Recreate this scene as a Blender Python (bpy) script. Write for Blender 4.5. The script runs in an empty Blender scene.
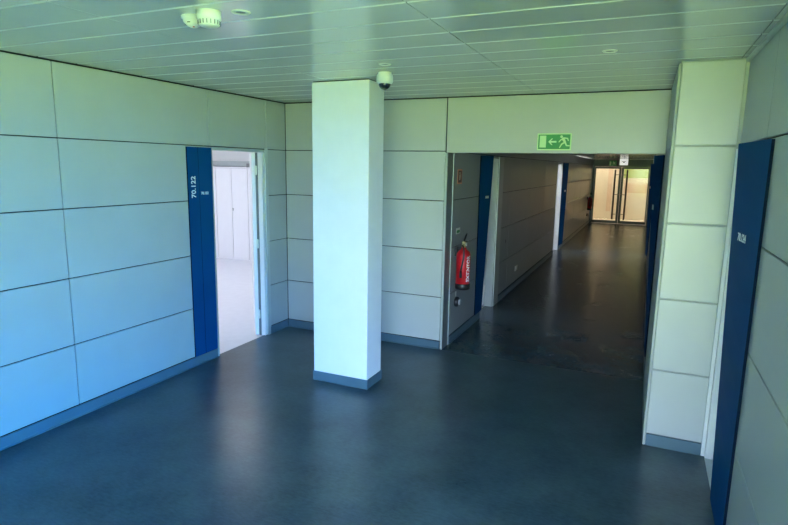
import bpy, bmesh, math, random
from mathutils import Vector, Matrix
random.seed(7)
scene = bpy.context.scene
COL = scene.collection
PI = math.pi

# ------------------------------------------------------------------ materials
def new_mat(name):
    m = bpy.data.materials.new(name); m.use_nodes = True
    nt = m.node_tree
    return m, nt, nt.nodes['Principled BSDF']

def mat(name, col, rough=0.5, metal=0.0, var=0.0, scale=6.0, bump=0.0, spec=0.5, coat=0.0, rvar=0.0, stretch=(1, 1, 1), detail=4):
    m, nt, b = new_mat(name)
    b.inputs['Base Color'].default_value = (*col, 1)
    b.inputs['Roughness'].default_value = rough
    b.inputs['Metallic'].default_value = metal
    b.inputs['Specular IOR Level'].default_value = spec
    b.inputs['Coat Weight'].default_value = coat
    tc = nt.nodes.new('ShaderNodeTexCoord'); mp = nt.nodes.new('ShaderNodeMapping')
    mp.inputs['Scale'].default_value = stretch
    nt.links.new(tc.outputs['Object'], mp.inputs['Vector'])
    nz = nt.nodes.new('ShaderNodeTexNoise'); nz.inputs['Scale'].default_value = scale; nz.inputs['Detail'].default_value = detail
    nt.links.new(mp.outputs['Vector'], nz.inputs['Vector'])
    if var > 0:
        r = nt.nodes.new('ShaderNodeValToRGB')
        r.color_ramp.elements[0].position = 0.3; r.color_ramp.elements[1].position = 0.7
        r.color_ramp.elements[0].color = (*[c * (1 - var) for c in col], 1)
        r.color_ramp.elements[1].color = (*[min(1, c * (1 + var)) for c in col], 1)
        nt.links.new(nz.outputs['Fac'], r.inputs['Fac']); nt.links.new(r.outputs['Color'], b.inputs['Base Color'])
    if rvar > 0:
        mr = nt.nodes.new('ShaderNodeMapRange')
        mr.inputs['To Min'].default_value = rough - rvar; mr.inputs['To Max'].default_value = rough + rvar
        nt.links.new(nz.outputs['Fac'], mr.inputs['Value']); nt.links.new(mr.outputs['Result'], b.inputs['Roughness'])
    if bump > 0:
        bp = nt.nodes.new('ShaderNodeBump'); bp.inputs['Strength'].default_value = bump; bp.inputs['Distance'].default_value = 0.01
        nt.links.new(nz.outputs['Fac'], bp.inputs['Height']); nt.links.new(bp.outputs['Normal'], b.inputs['Normal'])
    return m

def emis(name, col, s):
    m, nt, b = new_mat(name)
    b.inputs['Base Color'].default_value = (*col, 1)
    b.inputs['Emission Color'].default_value = (*col, 1); b.inputs['Emission Strength'].default_value = s
    return m

def glass_mat(name, tint):
    m = bpy.data.materials.new(name); m.use_nodes = True; nt = m.node_tree
    nt.nodes.clear()
    o = nt.nodes.new('ShaderNodeOutputMaterial'); mx = nt.nodes.new('ShaderNodeMixShader')
    t = nt.nodes.new('ShaderNodeBsdfTransparent'); t.inputs['Color'].default_value = (*tint, 1)
    g = nt.nodes.new('ShaderNodeBsdfGlossy'); g.inputs['Roughness'].default_value = 0.08; g.inputs['Color'].default_value = (0.30, 0.34, 0.26, 1)
    f = nt.nodes.new('ShaderNodeFresnel'); f.inputs['IOR'].default_value = 1.45
    nt.links.new(f.outputs[0], mx.inputs[0]); nt.links.new(t.outputs[0], mx.inputs[1]); nt.links.new(g.outputs[0], mx.inputs[2])
    nt.links.new(mx.outputs[0], o.inputs[0])
    return m

M = {}
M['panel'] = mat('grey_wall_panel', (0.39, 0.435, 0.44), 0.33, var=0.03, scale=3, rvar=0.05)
M['corrpanel'] = mat('dimmed_corridor_panel', (0.275, 0.305, 0.315), 0.30, var=0.03, scale=3, rvar=0.05)  # panel grey lowered so the corridor's dimness sits in the colour
M['gap'] = mat('dark_joint', (0.012, 0.018, 0.02), 0.8, var=0.1)
M['column'] = mat('white_column_paint', (0.92, 0.92, 0.93), 0.55, var=0.015, scale=8)
M['pgap'] = mat('pillar_joint_grey', (0.36, 0.40, 0.39), 0.5, var=0.05)
M['corner'] = mat('grey_corner_profile', (0.40, 0.44, 0.42), 0.45, var=0.03)
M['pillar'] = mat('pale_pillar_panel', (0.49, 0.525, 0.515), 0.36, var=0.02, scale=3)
M['ceil'] = mat('grey_ceiling_metal', (0.66, 0.69, 0.70), 0.12, var=0.03, scale=2, rvar=0.03, spec=0.7)
M['ceil_glint'] = mat('ceiling_seam_glint', (0.85, 0.88, 0.86), 0.35, var=0.02)  # pale tone paints the window glint of the bevelled ceiling seams
M['skirt'] = mat('blue_grey_skirting', (0.085, 0.155, 0.20), 0.35, var=0.05, scale=5)
M['alu'] = mat('satin_aluminium', (0.48, 0.53, 0.53), 0.38, metal=0.35, var=0.04)
M['alu_dark'] = mat('grey_aluminium', (0.20, 0.24, 0.25), 0.4, metal=0.3, var=0.05)
M['white'] = mat('white_lacquer', (0.80, 0.82, 0.82), 0.4, var=0.02)
M['offwhite'] = mat('white_plastic', (0.82, 0.84, 0.78), 0.4, var=0.02)
M['blue'] = mat('blue_panel_paint', (0.002, 0.056, 0.175), 0.6, var=0.08, scale=2, spec=0.06)
M['navy'] = mat('navy_panel_edge', (0.003, 0.010, 0.026), 0.8, var=0.05, spec=0.06)
M['letter'] = mat('white_lettering', (0.85, 0.88, 0.9), 0.5, var=0.01)
M['red'] = mat('extinguisher_red', (0.55, 0.012, 0.02), 0.28, var=0.05, coat=0.3)
M['black'] = mat('black_plastic', (0.012, 0.012, 0.014), 0.4, var=0.1)
M['brass'] = mat('brass_valve', (0.55, 0.47, 0.28), 0.3, metal=0.9, var=0.05)
M['dome'] = mat('smoked_dome', (0.012, 0.02, 0.02), 0.08, var=0.05, coat=0.5)
M['signgreen'] = mat('exit_sign_green', (0.02, 0.30, 0.06), 0.4, var=0.03)
M['signpale'] = mat('photoluminescent_pale', (0.66, 0.92, 0.50), 0.4, var=0.02)
M['dgreen'] = mat('dark_green_frame', (0.035, 0.060, 0.035), 0.4, metal=0.2, var=0.05)
M['steel'] = mat('brushed_steel', (0.35, 0.33, 0.30), 0.25, metal=0.9, var=0.04)
M['bar'] = mat('dark_bronze_bar', (0.09, 0.085, 0.06), 0.3, metal=0.7, var=0.04)
M['roomwhite'] = mat('white_room_paint', (0.82, 0.82, 0.83), 0.7, var=0.01)
M['roomfloor'] = mat('pale_lavender_floor', (0.60, 0.60, 0.66), 0.45, var=0.03, scale=10)
M['cab'] = mat('pale_cabinet', (0.80, 0.79, 0.82), 0.5, var=0.01)
M['cabgap'] = mat('cabinet_shadow_gap', (0.35, 0.33, 0.33), 0.7, var=0.02)
M['greybox'] = mat('grey_box', (0.22, 0.23, 0.25), 0.6, var=0.03)
M['cream'] = mat('cream_lobby_paint', (0.78, 0.70, 0.58), 0.7, var=0.05, scale=1.5)
M['lobbygreen'] = mat('lobby_pale_green', (0.42, 0.55, 0.20), 0.7, var=0.05)
M['pink'] = mat('pink_poster_paper', (0.74, 0.56, 0.44), 0.7, var=0.04)
M['orange'] = mat('orange_border', (0.75, 0.30, 0.16), 0.5, var=0.03)
M['darkred'] = mat('dark_red_sign', (0.10, 0.02, 0.02), 0.5, var=0.05)
M['grass'] = mat('lawn_green', (0.185, 0.250, 0.055), 0.9, var=0.35, scale=1.5)
M['lamp_cool'] = emis('added_cool_lamp', (0.95, 0.96, 1.0), 5.5)
M['lamp_soft'] = emis('added_soft_lamp', (0.88, 0.93, 1.0), 4.2)
M['lamp_blue'] = emis('added_daylight_lamp', (0.70, 0.85, 1.0), 4.0)
M['lamp_warm'] = emis('added_warm_lamp', (1.0, 0.90, 0.80), 4.6)
M['lit_sign'] = emis('lit_sign_white', (1.0, 1.0, 0.95), 0.40)
M['glass'] = glass_mat('clear_door_glass', (0.92, 0.94, 0.88))
M['exterior'] = mat('exterior_render', (0.6, 0.6, 0.58), 0.8, var=0.03)

def floor_mat(name, rmin, rmax):
    m, nt, b = new_mat(name)
    tc = nt.nodes.new('ShaderNodeTexCoord')
    n1 = nt.nodes.new('ShaderNodeTexNoise'); n1.inputs['Scale'].default_value = 2.2; n1.inputs['Detail'].default_value = 8; n1.inputs['Roughness'].default_value = 0.65
    n2 = nt.nodes.new('ShaderNodeTexNoise'); n2.inputs['Scale'].default_value = 24; n2.inputs['Detail'].default_value = 6; n2.inputs['Roughness'].default_value = 0.7
    mp = nt.nodes.new('ShaderNodeMapping'); mp.inputs['Scale'].default_value = (1, 2.6, 1)
    nt.links.new(tc.outputs['Object'], mp.inputs['Vector'])
    nt.links.new(tc.outputs['Object'], n1.inputs['Vector']); nt.links.new(mp.outputs['Vector'], n2.inputs['Vector'])
    mx = nt.nodes.new('ShaderNodeMath'); mx.operation = 'MULTIPLY_ADD'; mx.inputs[1].default_value = 0.55
    mh = nt.nodes.new('ShaderNodeMath'); mh.operation = 'MULTIPLY'; mh.inputs[1].default_value = 0.45
    nt.links.new(n2.outputs['Fac'], mh.inputs[0])
    nt.links.new(n1.outputs['Fac'], mx.inputs[0]); nt.links.new(mh.outputs[0], mx.inputs[2])
    r = nt.nodes.new('ShaderNodeValToRGB')
    r.color_ramp.elements[0].position = 0.35; r.color_ramp.elements[0].color = (0.010, 0.030, 0.046, 1)
    r.color_ramp.elements[1].position = 0.67; r.color_ramp.elements[1].color = (0.070, 0.118, 0.145, 1)
    nt.links.new(mx.outputs[0], r.inputs['Fac']); nt.links.new(r.outputs['Color'], b.inputs['Base Color'])
    mr = nt.nodes.new('ShaderNodeMapRange'); mr.inputs['To Min'].default_value = rmin; mr.inputs['To Max'].default_value = rmax
    nt.links.new(mx.outputs[0], mr.inputs['Value']); nt.links.new(mr.outputs['Result'], b.inputs['Roughness'])
    b.inputs['Specular IOR Level'].default_value = 0.42
    return m
M['floor'] = floor_mat('slate_blue_vinyl', 0.24, 0.34)
M['floor_polished'] = floor_mat('polished_slate_vinyl', 0.22, 0.31)

# ------------------------------------------------------------------ mesh helpers
class MB:
    """collects shapes into one bmesh; each shape takes a material slot"""
    def __init__(self, *mats):
        self.bm = bmesh.new(); self.mats = [M[k] for k in mats]
    def box(self, x0, x1, y0, y1, z0, z1, mi=0, bev=0.0, seg=2):
        if x0 > x1: x0, x1 = x1, x0
        if y0 > y1: y0, y1 = y1, y0
        if z0 > z1: z0, z1 = z1, z0
        bm = bmesh.new()
        bmesh.ops.create_cube(bm, size=1)
        for v in bm.verts:
            v.co = Vector(((x0 + x1) / 2 + v.co.x * (x1 - x0), (y0 + y1) / 2 + v.co.y * (y1 - y0), (z0 + z1) / 2 + v.co.z * (z1 - z0)))
        if bev > 0:
            bmesh.ops.bevel(bm, geom=bm.edges[:], offset=bev, segments=seg, profile=0.5, affect='EDGES')
        self._add(bm, mi); return self
    def _add(self, bm, mi, mtx=None):
        if mtx is not None: bm.transform(mtx)
        vm = {v: self.bm.verts.new(v.co) for v in bm.verts}
        for f in bm.faces:
            try:
                nf = self.bm.faces.new([vm[v] for v in f.verts]); nf.material_index = mi; nf.smooth = f.smooth
            except ValueError: pass
        bm.free()
    def lathe(self, prof, mtx=None, mi=0, seg=32, smooth=True, close=True):
        """profile [(r, z)] turned about z"""
        bm = bmesh.new(); rings = []
        for r, z in prof:
            if r < 1e-6: rings.append([bm.verts.new((0, 0, z))])
            else: rings.append([bm.verts.new((r * math.cos(2 * PI * i / seg), r * math.sin(2 * PI * i / seg), z)) for i in range(seg)])
        for a, b in zip(rings, rings[1:]):
            for i in range(seg):
                j = (i + 1) % seg
                if len(a) == 1 and len(b) == 1: continue
                if len(a) == 1: f = bm.faces.new((a[0], b[j], b[i]))
                elif len(b) == 1: f = bm.faces.new((a[i], a[j], b[0]))
                else: f = bm.faces.new((a[i], a[j], b[j], b[i]))
                f.smooth = smooth
        if close:
            for rg, rev in ((rings[0], True), (rings[-1], False)):
                if len(rg) > 1: bm.faces.new(rg[::-1] if rev else rg)
        bmesh.ops.recalc_face_normals(bm, faces=bm.faces[:])
        self._add(bm, mi, mtx); return self
    def tube(self, pts, r, mi=0, seg=12):
        """round tube through points"""
        bm = bmesh.new(); pts = [Vector(p) for p in pts]; rings = []; up = Vector((0.123, 0.31, 0.94)).normalized()
        for i, p in enumerate(pts):
            t = (pts[min(i + 1, len(pts) - 1)] - pts[max(i - 1, 0)]).normalized()
            a = t.cross(up)
            if a.length < 1e-3: a = t.cross(Vector((1, 0, 0)))
            a.normalize(); b = t.cross(a)
            rr = r[i] if isinstance(r, (list, tuple)) else r
            rings.append([bm.verts.new(p + a * rr * math.cos(2 * PI * k / seg) + b * rr * math.sin(2 * PI * k / seg)) for k in range(seg)])
        for a, b in zip(rings, rings[1:]):
            for k in range(seg):
                f = bm.faces.new((a[k], a[(k + 1) % seg], b[(k + 1) % seg], b[k])); f.smooth = True
        bm.faces.new(rings[0][::-1]); bm.faces.new(rings[-1])
        bmesh.ops.recalc_face_normals(bm, faces=bm.faces[:])
        self._add(bm, mi); return self
    def hull_prism(self, poly, y0, y1, mtx=None, mi=0):
        """polygon [(x, z)] extruded between y0 and y1"""
        bm = bmesh.new()
        a = [bm.verts.new((x, y0, z)) for x, z in poly]; b = [bm.verts.new((x, y1, z)) for x, z in poly]
        bm.faces.new(a); bm.faces.new(b[::-1])
        n = len(poly)
        for i in range(n): bm.faces.new((a[i], b[i], b[(i + 1) % n], a[(i + 1) % n]))
        bmesh.ops.recalc_face_normals(bm, faces=bm.faces[:])
        self._add(bm, mi, mtx); return self
    def build(self, name, parent=None, loc=None, rot=None):
        me = bpy.data.meshes.new(name); self.bm.to_mesh(me); self.bm.free()
        for m in self.mats: me.materials.append(m)
        o = bpy.data.objects.new(name, me); COL.objects.link(o)
        if parent: o.parent = parent
        if loc is not None: o.location = loc
        if rot is not None: o.rotation_euler = rot
        return o

def tag(o, label, cat, group=None, kind=None):
    o['label'] = label; o['category'] = cat
    if group: o['group'] = group
    if kind: o['kind'] = kind
    return o
def empty(name, loc, rz=0.0):
    o = bpy.data.objects.new(name, None); COL.objects.link(o)
    o.location = loc; o.rotation_euler = (0, 0, rz); o.empty_display_size = 0.1
    return o
def copy_tree(o, parent=None):
    c = o.copy(); COL.objects.link(c)
    if parent: c.parent = parent
    for ch in list(o.children): copy_tree(ch, c)
    return c
def text_mesh(name, body, size, mtx, m, parent, depth=0.001, bold=0.0):
    """lettering as a mesh: text lies in its own xy plane, mtx places it"""
    cu = bpy.data.curves.new(name + '_curve', 'FONT'); cu.body = body; cu.size = size; cu.extrude = depth; cu.offset = bold
    cu.align_x = 'CENTER'; cu.align_y = 'CENTER'
    to = bpy.data.objects.new(name + '_source', cu); COL.objects.link(to)
    dg = bpy.context.evaluated_depsgraph_get(); dg.update()
    me = bpy.data.meshes.new_from_object(to.evaluated_get(dg)); me.name = name
    bpy.data.objects.remove(to); bpy.data.curves.remove(cu)
    me.transform(mtx); me.materials.clear(); me.materials.append(M[m])
    o = bpy.data.objects.new(name, me); COL.objects.link(o); o.parent = parent
    return o
def frame_mtx(origin, xdir, ydir):
    x = Vector(xdir).normalized(); y = Vector(ydir).normalized(); z = x.cross(y)
    m = Matrix((x, y, z)).transposed().to_4x4(); m.translation = Vector(origin); return m

# ------------------------------------------------------------------ dimensions
H = 2.60
ROWS = [0.09, 0.564, 1.067, 1.576, 2.076, H - 0.005]
XCL, XCR = 1.953, 3.925       # corridor sides
XW = 4.310                    # right wall
YP = -1.336                   # right pillar front
YEND = 16.30                  # corridor end doors
CH = 2.30                     # corridor ceiling
G = 0.0040                    # half joint
RE_Y = -3.80
YB = -6.8                     # window wall behind the viewer

def panels_x(mb, x, sgn, cols, rows, th=0.014, bev=0.0025):
    """cladding on a wall of constant x whose face looks along sgn*x"""
    for y0, y1 in cols:
        for z0, z1 in zip(rows, rows[1:]):
            mb.box(x - sgn * th, x, y0 + G, y1 - G, z0 + G, z1 - G, 0, bev, 1)
def panels_y(mb, y, sgn, cols, rows, th=0.014, bev=0.0025):
    for x0, x1 in cols:
        for z0, z1 in zip(rows, rows[1:]):
            mb.box(x0 + G, x1 - G, y - sgn * th, y, z0 + G, z1 - G, 0, bev, 1)

# ------------------------------------------------------------------ floors
mb = MB('floor'); mb.box(-0.03, XW + 0.15, YB - 0.2, 0.0, -0.12, 0.0); mb.box(XW + 0.15, 8.7, YB - 0.2, RE_Y, -0.12, 0.0); mb.box(-0.03, XCL - 0.1, 0.0, 0.12, -0.12, 0.0)
tag(mb.build('floor'), 'dark slate blue vinyl floor of the hall', 'floor', kind='structure')
mb = MB('floor_polished'); mb.box(XCL - 0.1, XCR + 0.3, 0.0006, YEND + 0.05, -0.12, 0.0)
tag(mb.build('floor_corridor'), 'shinier dark vinyl floor of the corridor beyond the hall', 'floor', kind='structure')

# ------------------------------------------------------------------ left wall
Y_A, Y_B, Y_C = -2.743, -1.236, -0.36
mb = MB('panel', 'gap')
mb.box(-0.11, -0.013, YB, Y_B + 0.004, 0, H + 0.024, 1)
mb.box(-0.11, -0.013, Y_B + 0.004, Y_C - 0.004, 2.075, H + 0.024, 1)
mb.box(-0.11, -0.013, Y_C - 0.004, 0.1, 0, H + 0.024, 1)
panels_x(mb, 0, 1, [(YB, -5.74), (-5.74, -4.24), (-4.24, Y_A), (Y_A, Y_B)], ROWS)
panels_x(mb, 0, 1, [(Y_B, Y_C)], [2.076, H - 0.005])
panels_x(mb, 0, 1, [(Y_C, 0.0)], ROWS)
tag(mb.build('wall_left'), 'left wall clad in large grey panels with dark joints', 'wall', kind='structure')
mb = MB('skirt'); mb.box(0.0005, 0.012, YB, Y_B, 0.001, 0.088, 0, 0.002, 1); mb.box(0.0005, 0.020, YB, Y_B, 0.0005, 0.014, 0, 0.004, 1)
tag(mb.build('baseboard_left'), 'blue grey metal skirting along the left panel wall before the open doorway', 'skirting', kind='structure')
mb = MB('skirt'); mb.box(0.0005, 0.012, Y_C, -0.013, 0.001, 0.088, 0, 0.002, 1)
tag(mb.build('baseboard_corner'), 'short blue grey skirting between the open doorway and the room corner', 'skirting', kind='structure')

# ------------------------------------------------------------------ back wall, left of the corridor
mb = MB('pillar', 'gap')
mb.box(-0.013, XCL - 0.002, 0.013, 0.11, 0, H + 0.024, 1)
panels_y(mb, 0, -1, [(0.0, 0.62), (0.62, XCL - 0.025)], ROWS)
tag(mb.build('wall_back'), 'grey panelled back wall between the left corner and the corridor', 'wall', kind='structure')
mb = MB('skirt'); mb.box(0.013, XCL - 0.03, -0.012, -0.0005, 0.001, 0.088, 0, 0.002, 1); mb.box(0.02, XCL - 0.03, -0.020, -0.0005, 0.0005, 0.014, 0, 0.004, 1)
tag(mb.build('baseboard_back'), 'blue grey skirting along the back wall behind the white column', 'skirting', kind='structure')
# header over the corridor
mb = MB('pillar', 'gap')
mb.box(XCL - 0.0, XCR + 0.45, 0.013, 0.18, 2.075, H + 0.024, 1)
mb.box(XCL - 0.017, XCR, -0.0, 0.014, 2.062, H - 0.007, 0, 0.0025, 1)
mb.box(XCL, XCR, 0.014, 0.185, 2.062, 2.075, 0)
tag(mb.build('wall_header'), 'blank grey panel over the corridor opening carrying the green sign', 'wall', kind='structure')
# corner post of the opening
mb = MB('alu', 'alu_dark')
mb.box(XCL - 0.024, XCL, -0.004, 0.012, 0.0, 2.06, 0, 0.002, 1)
mb.box(XCL - 0.060, XCL - 0.001, 0.013, 0.185, 0.0, 2.06, 1)
mb.box(XCL - 0.012, XCL + 0.006, 0.186, 0.200, 0.0, 2.06, 0, 0.002, 1)
tag(mb.build('trim_1'), 'grey metal corner post at the left edge of the corridor opening', 'trim', kind='structure')

# ------------------------------------------------------------------ corridor left wall
D2A, D2B = 1.44, 2.12        # second doorway
D3A, D3B = 7.62, 8.36        # third doorway
CR = [0.09, 0.564, 1.067, 1.576, 2.076, CH - 0.004]
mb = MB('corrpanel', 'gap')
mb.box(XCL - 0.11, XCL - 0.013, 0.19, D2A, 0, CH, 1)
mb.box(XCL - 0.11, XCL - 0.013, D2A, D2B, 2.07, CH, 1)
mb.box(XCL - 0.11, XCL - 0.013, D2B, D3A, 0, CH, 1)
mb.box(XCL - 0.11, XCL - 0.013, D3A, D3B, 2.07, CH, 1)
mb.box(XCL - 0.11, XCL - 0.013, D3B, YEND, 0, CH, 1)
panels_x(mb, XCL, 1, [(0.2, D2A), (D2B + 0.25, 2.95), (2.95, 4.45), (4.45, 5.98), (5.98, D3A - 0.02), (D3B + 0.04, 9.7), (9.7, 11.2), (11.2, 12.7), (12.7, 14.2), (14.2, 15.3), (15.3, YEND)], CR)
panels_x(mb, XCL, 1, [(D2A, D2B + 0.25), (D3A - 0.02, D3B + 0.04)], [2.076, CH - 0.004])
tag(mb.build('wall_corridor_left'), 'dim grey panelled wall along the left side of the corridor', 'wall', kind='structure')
for nm, y0, y1, lab in (('baseboard_corridor_near', 0.2, D2A, 'dark skirting under the fire extinguisher by the corridor entrance'),
                        ('baseboard_corridor_middle', D2B + 0.255, D3A - 0.02, 'dark skirting along the corridor between its two left doorways'),
                        ('baseboard_corridor_far', D3B + 0.05, YEND - 0.01, 'dark skirting at the far left end of the corridor')):
    mb = MB('skirt'); mb.box(XCL + 0.0005, XCL + 0.012, y0, y1, 0.001, 0.088, 0, 0.002, 1); mb.box(XCL + 0.0005, XCL + 0.02, y0, y1, 0.0005, 0.014, 0, 0.004, 1)
    tag(mb.build(nm), lab, 'skirting', kind='structure')

# ------------------------------------------------------------------ corridor right wall
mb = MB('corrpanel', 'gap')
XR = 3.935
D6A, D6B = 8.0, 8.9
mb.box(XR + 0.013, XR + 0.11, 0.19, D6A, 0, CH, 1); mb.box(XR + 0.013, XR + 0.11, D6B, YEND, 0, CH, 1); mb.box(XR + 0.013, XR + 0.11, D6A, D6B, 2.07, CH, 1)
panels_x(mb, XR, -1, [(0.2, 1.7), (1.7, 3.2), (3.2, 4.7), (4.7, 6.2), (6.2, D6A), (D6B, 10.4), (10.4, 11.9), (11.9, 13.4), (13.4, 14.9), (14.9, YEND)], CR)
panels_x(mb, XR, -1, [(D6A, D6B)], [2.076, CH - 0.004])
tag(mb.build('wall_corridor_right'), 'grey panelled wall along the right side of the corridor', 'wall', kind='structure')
mb = MB('skirt'); mb.box(XR - 0.012, XR - 0.0005, 0.2, D6A, 0.001, 0.088, 0, 0.002, 1); mb.box(XR - 0.012, XR - 0.0005, D6B, YEND - 0.01, 0.001, 0.088, 0, 0.002, 1)
tag(mb.build('baseboard_corridor_right'), 'dark skirting along the right side of the corridor floor', 'skirting', kind='structure')
mb = MB('ceil', 'gap')
for k in range(54):
    y0 = 0.19 + 0.30 * k
    if y0 > YEND - 0.05: break
    mb.box(XCL + 0.004, XR - 0.004, y0 + 0.003, min(y0 + 0.297, YEND), CH, CH + 0.02, 0, 0.004, 1)
mb.box(XCL - 0.1, XR + 0.1, 0.19, YEND, CH + 0.021, CH + 0.1, 1)
tag(mb.build('ceiling_corridor'), 'low glossy plank ceiling inside the corridor', 'ceiling', kind='structure')

# ------------------------------------------------------------------ right pillar
mb = MB('pillar', 'white', 'pgap', 'corner')
PX0, PX1 = 3.925, 4.302
mb.box(PX0 + 0.014, PX1 - 0.002, YP + 0.014, 0.012, 0, H, 2); mb.box(PX0 + 0.024, PX1 - 0.002, 0.012, 0.195, 0, H, 2)
for z0, z1 in zip(ROWS, ROWS[1:]):
    mb.box(PX0 + 0.020, PX1 - 0.012, YP, YP + 0.013, z0 + 0.006, z1 - 0.006, 0, 0.0025, 1)
    mb.box(PX0, PX0 + 0.013, YP + 0.030, -0.004, z0 + 0.002, z1 - 0.002, 3, 0.002, 1)
for a, b in ((PX0 - 0.001, PX0 + 0.018), ):
    mb.box(a, b, YP + 0.001, YP + 0.028, 0.0, H - 0.014, 3, 0.005, 2)
mb.box(PX1 - 0.010, PX1 + 0.0125, YP + 0.002, YP + 0.013, 0.0, 2.06, 1, 0.002, 1); mb.box(PX1 - 0.010, PX1 + 0.0125, YP + 0.002, YP + 0.013, 2.062, H - 0.014, 3, 0.002, 1)
tag(mb.build('pillar'), 'pale panelled pillar at the right of the corridor opening', 'pillar', kind='structure')
mb = MB('skirt'); mb.box(PX0 + 0.020, PX1 - 0.012, YP + 0.0005 - 0.004, YP + 0.010, 0.001, 0.088, 0, 0.002, 1)
mb.box(PX0 - 0.003, PX0 + 0.01, YP + 0.03, -0.01, 0.001, 0.088, 0, 0.002, 1)
tag(mb.build('baseboard_pillar'), 'grey skirting at the foot of the right pillar', 'skirting', kind='structure')

# ------------------------------------------------------------------ right wall
RA, RB, RE = YP + 0.001, -2.20, -3.80
mb = MB('panel', 'gap')
mb.box(XW + 0.013, XW + 0.11, RE, RB, 0, H, 1)
mb.box(XW + 0.013, XW + 0.11, RB, RA, 2.075, H, 1)
mb.box(XW + 0.013, XW + 0.11, RA, 0.0, 0, H, 1)
panels_x(mb, XW, -1, [(RE, RB)], ROWS)
panels_x(mb, XW, -1, [(RB, RA)], [2.078, H - 0.012])
mb.box(XW - 0.013, XW + 0.012, RE, RA - 0.001, H - 0.010, H - 0.0005, 0, 0.002, 1)
tag(mb.build('wall_right'), 'right wall of wide grey panels beside the blue door sign', 'wall', kind='structure')
mb = MB('alu'); mb.box(XW - 0.022, XW - 0.001, RE, RA - 0.006, H - 0.026, H - 0.004, 0, 0.002, 1)
tag(mb.build('trim_2'), 'light metal ceiling trim along the top of the right wall', 'trim', kind='structure')
mb = MB('skirt'); mb.box(XW - 0.012, XW - 0.0005, RE, RB, 0.001, 0.088, 0, 0.002, 1)
tag(mb.build('baseboard_right'), 'skirting under the right wall at the picture edge', 'skirting', kind='structure')

# ------------------------------------------------------------------ hall ceiling
mb = MB('ceil', 'gap', 'ceil_glint')
XS = [-0.1, 1.355, 2.81, 4.265, XW + 0.10, 5.72, 7.175, 8.5]
P = 0.285
k0 = int((YB + 2.0) / P) - 1
def plank(x0, x1, y0, y1):
    c = 0.013
    bm = bmesh.new()
    # section in y-z: flat bottom at z=H, chamfered long edges
    sec = [(y0 + 0.001, H + 0.024), (y0 + 0.001, H + c), (y0 + 0.001 + c, H), (y1 - 0.001 - c * 0.4, H), (y1 - 0.001, H + c * 0.4), (y1 - 0.001, H + 0.024)]
    a = [bm.verts.new((x0 + 0.0028, y, z)) for y, z in sec]; b = [bm.verts.new((x1 - 0.0028, y, z)) for y, z in sec]
    bm.faces.new(a); bm.faces.new(b[::-1])
    fs = [bm.faces.new((a[i], b[i], b[(i + 1) % 6], a[(i + 1) % 6])) for i in range(6)]
    bmesh.ops.recalc_face_normals(bm, faces=bm.faces[:])
    mb._add(bm, 0)
    mb.box(x0 + 0.0028, x1 - 0.0028, y0 - 0.0005, y0 + 0.0035, H + 0.006, H + 0.024, 2)
for k in range(k0, 9):
    y0 = -2.0 + P * k; y1 = y0 + P
    y0 = max(y0, YB); y1 = min(y1, -0.012)
    if y1 - y0 < 0.04: continue
    for x0, x1 in zip(XS, XS[1:]):
        if x0 > XW and y1 > RE_Y: continue
        plank(max(x0, 0.012), x1, y0, y1)
mb.box(-0.1, XW + 0.15, YB - 0.2, 0.18, H + 0.025, H + 0.14, 2); mb.box(XW + 0.15, 8.7, YB - 0.2, RE_Y + 0.1, H + 0.025, H + 0.14, 2)
tag(mb.build('ceiling'), 'grey metal plank ceiling with bright lengthwise seams over the hall', 'ceiling', kind='structure')

# ------------------------------------------------------------------ white column
CX0, CX1, CY0, CY1 = 1.193, 1.729, -1.323, -1.043
mb = MB('column', 'gap'); mb.box(CX0, CX1, CY0, CY1, 0.0, H - 0.008, 0, 0.006, 2); mb.box(CX0 + 0.01, CX1 - 0.01, CY0 + 0.01, CY1 - 0.01, H - 0.009, H - 0.001, 1)
tag(mb.build('column'), 'freestanding square white column in the middle of the hall', 'column', kind='structure')
mb = MB('skirt')
e = 0.007
mb.box(CX0 - e, CX1 + e, CY0 - e, CY0 - 0.0005, 0.001, 0.088, 0, 0.002, 1); mb.box(CX0 - e, CX1 + e, CY1 + 0.0005, CY1 + e, 0.001, 0.088, 0, 0.002, 1)
mb.box(CX1 + 0.0005, CX1 + e, CY0, CY1, 0.001, 0.088, 0, 0.002, 1); mb.box(CX0 - e, CX0 - 0.0005, CY0, CY1, 0.001, 0.088, 0, 0.002, 1)
tag(mb.build('baseboard_column'), 'blue grey skirting wrapped round the foot of the white column', 'skirting', kind='structure')

# ------------------------------------------------------------------ window walls behind the viewer
def window_frame(name, lab, axis, fixed, a0, a1, z0, z1, n):
    mb = MB('alu')
    def bar(s0, s1, za, zb):
        if axis == 'x': mb.box(s0, s1, fixed - 0.03, fixed + 0.03, za, zb, 0, 0.003, 1)
        else: mb.box(fixed - 0.03, fixed + 0.03, s0, s1, za, zb, 0, 0.003, 1)
    bar(a0, a1, z0, z0 + 0.05); bar(a0, a1, z1 - 0.05, z1)
    for i in range(n + 1):
        s = a0 + (a1 - a0 - 0.05) * i / n; bar(s, s + 0.05, z0 + 0.05, z1 - 0.05)
    tag(mb.build(name), lab, 'window', kind='structure')
GX0 = 2.9
mb = MB('panel', 'gap'); mb.box(-0.1, GX0, YB - 0.15, YB - 0.014, 0, H + 0.02, 1); panels_y(mb, YB, 1, [(0.01, 1.45), (1.45, GX0)], ROWS)
mb.box(GX0, 8.6, YB - 0.15, YB - 0.001, 0, 0.06); mb.box(GX0, 8.6, YB - 0.15, YB - 0.001, 2.54, H + 0.02)
tag(mb.build('wall_front'), 'panelled wall and sill around the glazing behind the viewer', 'wall', kind='structure')
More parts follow.
